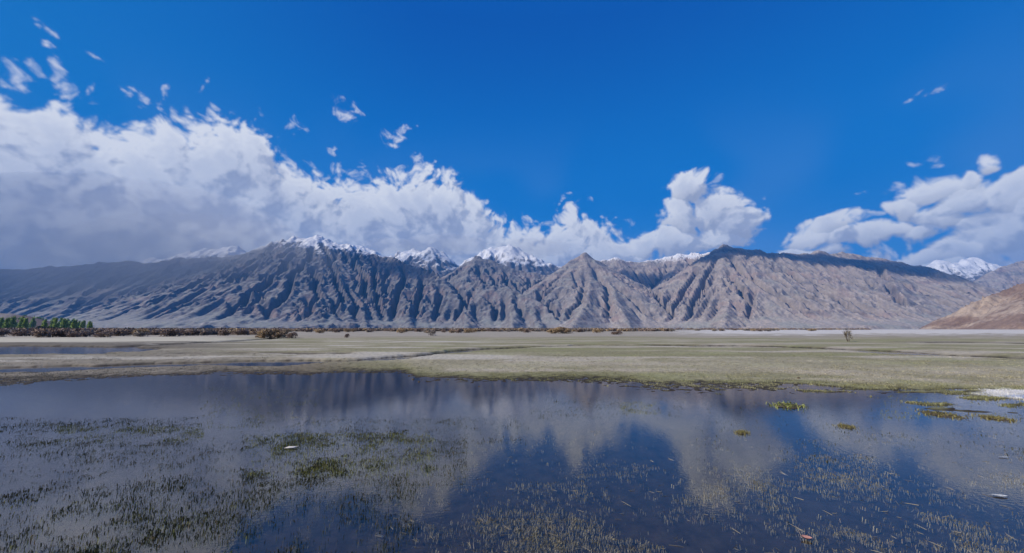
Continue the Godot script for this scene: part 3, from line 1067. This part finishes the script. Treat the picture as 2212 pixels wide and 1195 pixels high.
func plants() -> void:
	var rng := RandomNumberGenerator.new()
	rng.seed = 7
	var leafy := soft_mat(0.8, 0.5)
	var woody := soft_mat(0.9, 0.3)
	# --- short sedge standing in the shallow water
	var sedge := []
	for k in 6:
		sedge.append(tuft(100 + k, 1 + k % 3, 0.033, 0.0030, 0.5, 0.010))
	for k in 2:
		sedge.append(tuft(120 + k, 4, 0.035, 0.0035, 1.1, 0.025))
	var where := []
	# [x0, x1, y0, y1, tries, noise threshold, kind]  kind 0 dark, 1 green, 2 straw
	for z in [[-60, 430, 902, 965, 2600, -0.02, 0], [120, 440, 920, 955, 1100, 0.0, 1], [520, 1010, 905, 1050, 4600, -0.15, 0], [530, 940, 935, 1030, 4200, -0.1, 1], [430, 700, 835, 925, 900, 0.05, 1],
			[-80, 900, 945, 1215, 9500, -0.02, 0], [-60, 560, 1080, 1215, 700, 0.25, 1], [700, 1140, 900, 960, 800, 0.0, 0], [1140, 1480, 858, 905, 900, 0.0, 0], [1340, 1420, 868, 895, 260, -0.2, 1],
			[900, 1700, 1000, 1215, 4200, 0.16, 2], [1650, 2300, 980, 1215, 4000, 0.18, 2], [1000, 2300, 930, 1060, 2200, 0.25, 2], [1500, 2300, 870, 1000, 1100, 0.12, 0], [1900, 2300, 855, 905, 700, 0.05, 1], [600, 1300, 1120, 1215, 1500, 0.2, 2]]:
		for k in int(z[4] * 2.8):
			var g := on_ground(rng.randf_range(z[0], z[1]), rng.randf_range(z[2], z[3]))
			var cl: float = fn.patch.get_noise_2d(g.x * 0.9, g.z * 0.9) + 0.6 * fn.g2.get_noise_2d(g.x, g.z) + 0.35 * rng.randfn()
			if cl < z[5] + 0.14:
				continue
			var gy := ground_at(g.x, -g.z).x
			if gy > 0.03:
				continue
			var col := Color(0.055, 0.06, 0.03)
			if z[6] == 1:
				col = Color(0.17, 0.18, 0.05)
			elif z[6] == 2:
				col = Color(0.21, 0.20, 0.15)
			col = col.lerp(Color(0.16, 0.10, 0.06), 0.4 if rng.randf() < 0.12 else 0.0) * rng.randf_range(0.6, 1.4)
			var ty := rng.randi() % 6
			if rng.randf() < (0.6 if z[6] == 2 else 0.05):
				ty = 6 + rng.randi() % 2
			var yaw := rng.randf() * TAU
			where.append([turned(Vector3(g.x, -0.005, g.z), yaw, rng.randf_range(0.5, 1.1) * (0.6 if z[6] == 2 else 1.0) * (0.8 + 0.5 * clampf(cl, 0.0, 1.0))), col, ty])
	scatter("marsh_sedge", sedge, where, leafy, "short dark sedge blades standing in the shallow flood water", "sedge")
	# --- dead straw lying on the water
	var straw := [tuft(140, 1, 0.09, 0.0022, 0.3, 0.0), tuft(141, 3, 0.06, 0.0022, 0.9, 0.015)]
	where = []
	for k in 260:
		var g := on_ground(rng.randf_range(800, 2300), rng.randf_range(985, 1215))
		var b := Basis(Vector3.UP, rng.randf() * TAU) * Basis(Vector3.RIGHT, PI / 2 - rng.randf_range(0.03, 0.25))
		where.append([Transform3D(b.scaled(Vector3.ONE * rng.randf_range(0.4, 1.1)), Vector3(g.x, 0.003, g.z)), Color(0.30, 0.27, 0.20) * rng.randf_range(0.6, 1.2), k % 2])
	scatter("dead_straw", straw, where, woody, "pale dead straw lying on the dark water", "straw")
	# --- turf on the near meadow
	var turf := []
	for k in 4:
		turf.append(tuft(160 + k, 9, 0.055, 0.006, 0.7, 0.07))
	where = []
	for k in 46000:
		var px := rng.randf_range(-150, 2360)
		var py := lerpf(757, 872, pow(rng.randf(), 0.75))
		var g := on_ground(px, py, 0.08)
		var h := ground_at(g.x, -g.z)
		if h.x < 0.004 or h.y > 0.3 or fn.patch.get_noise_2d(g.x * 0.6, g.z * 0.6) + 0.4 * rng.randfn() < -0.12:
			continue
		var c := ground_paint(g.x, -g.z, maxf(h.x, 0.04), 0.0)
		c = c.lerp(Color(0.20, 0.22, 0.07), 0.35 * rng.randf()) * rng.randf_range(0.6, 1.35)
		where.append([turned(Vector3(g.x, h.x, g.z), rng.randf() * TAU, rng.randf_range(0.5, 1.1), rng.randf_range(0.4, 0.9)), c, rng.randi() % 4])
	scatter("meadow_turf", turf, where, woody, "short tufted turf covering the meadow behind the water", "turf")

	# --- scrub belt
	var browns := [Color(0.25, 0.19, 0.16), Color(0.21, 0.165, 0.15), Color(0.29, 0.22, 0.17)]
	var straws := [Color(0.42, 0.32, 0.19), Color(0.36, 0.27, 0.17), Color(0.30, 0.225, 0.16)]
	var greys := [Color(0.27, 0.24, 0.21), Color(0.22, 0.195, 0.18), Color(0.31, 0.27, 0.23)]
	var kinds := []
	var sets := [browns, straws, greys, browns]
	for k in 4:
		kinds.append([["twigs", bush_mesh(200 + k, 1.0, 0.85, 900, 0.15, sets[k], 8, 0.5), woody], ["stems", branches(210 + k, 7, 0.9, 0.8, 0.022, Color(0.11, 0.085, 0.07)), woody]])
	var words := ["brown leafless shrub in the scrub belt", "straw-coloured shrub in the scrub belt", "grey twiggy shrub in the scrub belt", "brown leafless shrub in the scrub belt"]
	for k in 210:
		# nearer on the left, thinning out to the right
		var px := rng.randf_range(-40, 1760)
		if k % 5 < 2:
			px = rng.randf_range(-40, 560)
		var py := rng.randf_range(715.0, 720.5)
		if px < 560 and k % 2 == 0:
			py = rng.randf_range(717.0, 732.0 - px * 0.012)
		elif px > 1300:
			py = rng.randf_range(713.5, 716.5)
		var g := ground_point(px, py)
		var s := rng.randf_range(0.8, 1.5) * minf(2.0, 1.0 + -g.z / 400.0)
		var ty: int = [0, 3, 2, 0, 1][k % 5]
		plant("shrub", g, rng.randf() * TAU, Vector3(s * rng.randf_range(0.9, 1.7), s, s * rng.randf_range(0.9, 1.4)), kinds[ty], words[ty] + (" in front of the green grove" if px < 240 else " below the shaded left slopes" if px < 540 else " below the snow-capped massif" if px < 900 else " below the middle mountains" if px < 1180 else " below the pyramid-shaped peak" if px < 1420 else " below the right-hand massif"), "shrub", "shrubs of the scrub belt, " + ["brown", "straw", "grey", "brown"][ty])
	where = []
	for k in 7000:
		var px := rng.randf_range(-200, 1880)
		var py := 711.4 + 5.0 * pow(rng.randf(), 1.6)
		if px > 1450 and py > 713.0:
			continue
		if px < 600 and k % 3 == 0:
			py = rng.randf_range(712.0, 724.0)
		var g := ground_point(px, py)
		if fn.g3.get_noise_2d(g.x * 0.4, g.z * 0.15) + 0.35 * rng.randfn() < -0.3:
			continue
		var s := rng.randf_range(0.8, 1.7) * minf(3.0, 1.0 + -g.z / 500.0)
		where.append([turned(g, rng.randf() * TAU, s * 1.3, 0.62), Color.WHITE * rng.randf_range(0.75, 1.2), rng.randi() % 4])
	var far := []
	for k in 4:
		far.append(bush_mesh(230 + k, 1.0, 0.9, 260, 0.28, sets[k], 5, 0.4))
	scatter("far_scrub", far, where, woody, "low brown scrub spreading across the far valley floor", "scrub")

	# --- the near bushes
	var big := [["twigs", bush_mesh(301, 1.0, 1.0, 2600, 0.12, straws, 9, 0.7), woody], ["stems", branches(302, 14, 0.95, 0.85, 0.012, Color(0.12, 0.09, 0.07), 3), woody]]
	var dark := [["twigs", bush_mesh(303, 1.0, 1.0, 1300, 0.12, browns, 7, 0.6), woody], ["stems", branches(304, 16, 1.0, 0.9, 0.012, Color(0.09, 0.07, 0.06), 3), woody]]
	var bare := [["twigs", bush_mesh(305, 1.0, 1.0, 420, 0.13, greys, 6, 0.8), woody], ["stems", branches(306, 16, 1.0, 0.95, 0.014, Color(0.10, 0.08, 0.07), 4), woody]]
	plant("bush", ground_point(592, 731), 0.4, Vector3(2.5, 1.6, 2.0), big, "large straw-coloured bush, biggest of the near bushes on the mudflat", "bush", "near bushes")
	plant("bush", ground_point(628, 731.5), 1.4, Vector3(1.0, 1.1, 1.1), dark, "dark brown bush at the right foot of the large straw-coloured bush", "bush", "near bushes")
	plant("bush", ground_point(562, 731), 2.2, Vector3(1.0, 0.7, 1.0), dark, "small dark bush at the left foot of the large straw-coloured bush", "bush", "near bushes")
	plant("bush", ground_point(932, 725.5), 0.9, Vector3(1.7, 1.4, 1.5), bare, "thin bare bush on the pale flat left of the picture's middle", "bush", "near bushes")
	plant("bush", ground_point(749, 730), 0.9, Vector3(0.5, 0.8, 0.5), dark, "tiny dark bush standing alone right of the large straw-coloured bush", "bush", "near bushes")
	plant("bush", ground_point(1216, 721), 0.2, Vector3(3.4, 2.1, 2.6), big, "straw-coloured domed bush below the pyramid-shaped mountain", "bush", "near bushes")
	plant("bush", ground_point(1192, 721), 1.9, Vector3(2.2, 1.6, 1.9), big, "smaller straw-coloured bush beside the domed one below the pyramid-shaped mountain", "bush", "near bushes")
	plant("bush", ground_point(1330, 723), 1.1, Vector3(3.6, 1.0, 2.0), dark, "wide low dark bush on the pale flat right of the middle", "bush", "near bushes")
	# --- lone sapling
	var sap := [["branches", branches(320, 9, 0.55, 1.25, 0.016, Color(0.12, 0.095, 0.075), 7), woody], ["twigs", bush_mesh(321, 0.55, 1.2, 240, 0.08, [Color(0.27, 0.235, 0.16), Color(0.21, 0.18, 0.135)], 6, 1.0), woody]]
	plant("sapling", ground_point(1833, 739), 0.6, Vector3(1.0, 1.12, 1.0), sap, "lone thin bare sapling standing on the open meadow at the right", "sapling")

	# --- green grove at the left
	var greens := [Color(0.25, 0.36, 0.08), Color(0.31, 0.41, 0.11), Color(0.20, 0.30, 0.07)]
	var pop := []
	for k in 4:
		pop.append([["crown", spire(340 + k, 0.36, 2.0, 1100, 0.17, greens), leafy], ["trunk", sticks([[Vector3(0, -0.1, 0), Vector3(0.02, 0.9, 0), 0.06, 0.045], [Vector3(0.02, 0.9, 0), Vector3(0, 1.9, 0.02), 0.045, 0.012], [Vector3(0.02, 0.4, 0), Vector3(0.2, 1.1, 0.1), 0.025, 0.01], [Vector3(0.02, 0.5, 0), Vector3(-0.18, 1.2, -0.1), 0.025, 0.01]], Color(0.22, 0.19, 0.15)), woody]])
	for k in 58:
		var px := -60.0 + k * 4.45 + rng.randfn() * 2.0
		var g := ground_point(px, rng.randf_range(711.6, 713.6))
		var top := curve([[-80.0, 684.0], [60.0, 686.0], [88.0, 687.0], [100.0, 693.0], [112.0, 690.0], [150.0, 689.0], [165.0, 694.0], [185.0, 692.0], [200.0, 697.0]], px) + rng.randfn() * 2.6
		var s := (at(px, top, -g.z).y - g.y) / 2.0
		plant("poplar_tree", g, rng.randf() * TAU, Vector3(s * 0.95, s, s * 0.95), pop[k % 4], "slender green poplar tree in the grove at the left edge", "tree", "poplars of the green grove")
	var wil := [["crown", bush_mesh(350, 1.0, 1.0, 1500, 0.16, [Color(0.035, 0.06, 0.02), Color(0.05, 0.075, 0.025)], 9, 0.5), leafy], ["trunk", sticks([[Vector3(0, -0.1, 0), Vector3(0, 0.5, 0), 0.06, 0.04], [Vector3(0, 0.4, 0), Vector3(0.3, 0.7, 0.1), 0.03, 0.012], [Vector3(0, 0.4, 0), Vector3(-0.3, 0.7, -0.1), 0.03, 0.012]], Color(0.12, 0.10, 0.08)), woody]]
	for w in [[95, 714.5, 6.0, 4.6, "large round dark willow in front of the green grove"], [45, 715, 5.4, 3.0, "low dark willow at the foot of the grove near the left edge"], [130, 714.5, 4.0, 3.2, "dark round willow right of the largest willow"], [172, 714, 5.0, 3.4, "dark willow near the right end of the green grove"], [207, 713.5, 2.6, 3.4, "small dark tree just past the right end of the grove"], [241, 713.5, 1.5, 2.8, "tiny dark tree standing apart right of the grove"]]:
		plant("willow_tree", ground_point(w[0], w[1]), rng.randf() * TAU, Vector3(w[2], w[3], w[2]), wil, w[4], "tree", "willows at the grove")

# ------------------------------------------------------------------ small things on the water
func lump(sd: int, r: Vector3, rough: float, seg := 10) -> ArrayMesh:
	var no := mk(1.1, sd, 3)
	var v := PackedVector3Array()
	var n := PackedVector3Array()
	var idx := PackedInt32Array()
	for j in seg + 1:
		for i in seg * 2:
			var t := PI * j / seg
			var p := TAU * i / (seg * 2)
			var d := Vector3(sin(t) * cos(p), cos(t), sin(t) * sin(p))
			var k := 1.0 + rough * no.get_noise_3dv(d * 1.3)
			v.append(d * r * k)
			n.append((d / r).normalized())
	for j in seg:
		for i in seg * 2:
			var a := j * seg * 2 + i
			var b := j * seg * 2 + (i + 1) % (seg * 2)
			idx.append_array([a, b + seg * 2, b, a, a + seg * 2, b + seg * 2])
	return mesh_of(v, n, PackedColorArray(), idx)

# a curled leaf: half width along its length, thin but with two faces
func leaf_mesh(l: float, w: float, curl: float, fold: float) -> ArrayMesh:
	var v := PackedVector3Array()
	var n := PackedVector3Array()
	var idx := PackedInt32Array()
	var st := SurfaceTool.new()
	st.begin(Mesh.PRIMITIVE_TRIANGLES)
	for layer in 2:
		for j in 9:
			var t := j / 8.0
			var hw := w * pow(sin(PI * clampf(t * 0.96 + 0.02, 0, 1)), 0.75)
			for i in 5:
				var s := i / 2.0 - 1.0
				st.set_smooth_group(layer)
				st.add_vertex(Vector3(s * hw, curl * (t - 0.5) ** 2 * l * 4.0 + fold * absf(s) * hw + layer * 0.0015, (t - 0.5) * l))
		for j in 8:
			for i in 4:
				var a := layer * 45 + j * 5 + i
				for q in ([a, a + 1, a + 6, a, a + 6, a + 5] if layer == 0 else [a, a + 6, a + 1, a, a + 5, a + 6]):
					st.add_index(q)
	st.generate_normals()
	return st.commit()

func flat_mat(c: Color, rough := 0.7, tex := 0) -> StandardMaterial3D:
	var m := StandardMaterial3D.new()
	m.albedo_color = c.linear_to_srgb()
	m.roughness = rough
	m.cull_mode = BaseMaterial3D.CULL_DISABLED
	m.albedo_texture = noise_tex(0.03, 60 + tex, 4, Color(0.7, 0.68, 0.66), Color(1, 1, 1), 128)
	m.uv1_triplanar = true
	m.uv1_scale = Vector3.ONE * 9.0
	return m

func small_things() -> void:
	var o := MeshInstance3D.new()
	# bleached driftwood chip
	var chip := plant("driftwood_chip", on_ground(628, 969) + Vector3(0, 0.012, 0), 0.12, Vector3.ONE, [["wood", lump(5, Vector3(0.075, 0.013, 0.022), 0.55), flat_mat(Color(0.74, 0.72, 0.68), 0.7, 1)], ["splinter", sticks([[Vector3(0.05, 0, 0), Vector3(0.105, 0.012, 0.006), 0.006, 0.002]], Color.WHITE), flat_mat(Color(0.66, 0.63, 0.58), 0.8, 1)]], "bleached white driftwood chip among the green sedge", "driftwood")
	chip.rotation.z = 0.06
	var pink := plant("fallen_leaf", on_ground(1742, 1166) + Vector3(0, 0.006, 0), 1.2, Vector3.ONE, [["blade", leaf_mesh(0.075, 0.026, 0.18, 0.5), flat_mat(Color(0.52, 0.27, 0.22), 0.6, 2)], ["stalk", sticks([[Vector3(0, 0.0, -0.03), Vector3(0.01, 0.05, -0.045), 0.002, 0.0012]], Color.WHITE), flat_mat(Color(0.55, 0.45, 0.35), 0.7, 2)]], "pinkish red curled leaf floating near the bottom edge", "leaf", "fallen leaves")
	pink.rotation.x = 0.05
	plant("fallen_leaf", on_ground(2160, 1073) + Vector3(0, 0.005, 0), 1.35, Vector3.ONE, [["blade", leaf_mesh(0.12, 0.026, 0.06, 0.25), flat_mat(Color(0.62, 0.66, 0.66), 0.5, 3)], ["stalk", sticks([[Vector3(0, 0, -0.055), Vector3(0.006, 0.004, -0.085), 0.002, 0.001]], Color.WHITE), flat_mat(Color(0.5, 0.5, 0.45), 0.7, 3)]], "pale whitish leaf floating on the blue water at the right", "leaf", "fallen leaves")
	plant("fallen_leaf", on_ground(2168, 989) + Vector3(0, 0.005, 0), 1.5, Vector3.ONE, [["blade", leaf_mesh(0.12, 0.012, 0.05, 0.25), flat_mat(Color(0.58, 0.60, 0.60), 0.5, 3)]], "thin pale leaf floating beyond the whitish leaf at the right edge", "leaf", "fallen leaves")
	# tussocks
	var woody := soft_mat(0.9)
	var mudm := flat_mat(Color(0.11, 0.085, 0.055), 0.95, 4)
	var tus := [["blades", tuft(401, 240, 0.06, 0.003, 1.0, 0.055), woody], ["root_clump", lump(402, Vector3(0.10, 0.012, 0.09), 0.5), mudm]]
	var gm := StandardMaterial3D.new()
	gm.albedo_color = Color(0.20, 0.18, 0.06).linear_to_srgb()
	gm.roughness = 0.85
	gm.cull_mode = BaseMaterial3D.CULL_DISABLED
	var gg := gm.duplicate()
	gg.albedo_color = Color(0.24, 0.27, 0.07).linear_to_srgb()
	for t in [[1603, 935, 1.0, 1.0, gm, "small brown sedge tussock alone in the water below the cumulus reflection"], [1702, 877, 3.2, 1.2, gg, "bright green flat tussock in the water near the far shore"], [2035, 896, 3.0, 1.0, gm, "flat olive tussock in the water at the right"], [2152, 904, 2.2, 1.0, gm, "flat olive tussock nearest the right edge"], [1828, 922, 1.4, 0.8, gm, "small dark tussock between the green and the olive ones"]]:
		var parts := [["blades", tus[0][1], t[4]], tus[1]]
		plant("sedge_tussock", on_ground(t[0], t[1]), t[0] * 0.7, Vector3(t[2], t[3], t[2] * 0.8), parts, t[5], "tussock", "tussocks in the water")
	# clods on the shore spit
	var k := 0
	for c in [[893, 813, 0.045, "largest dark mud clod on the shore spit"], [905, 818, 0.035, "dark mud clod at the water's edge right of the largest clod"], [884, 806, 0.03, "dark mud clod left of the largest clod on the spit"], [1035, 827, 0.03, "lone dark clod at the water's edge below the middle mountains"], [1725, 813, 0.04, "lone dark clod on the dry meadow at the right"]]:
		k += 1
		var g := ground_point(c[0], c[1])
		plant("mud_clod", g, k * 1.3, Vector3.ONE, [["clod", lump(410 + k, Vector3(c[2] * 1.3, c[2], c[2]), 0.7, 7), mudm]], c[3], "clod", "mud clods by the shore")
	o.free()
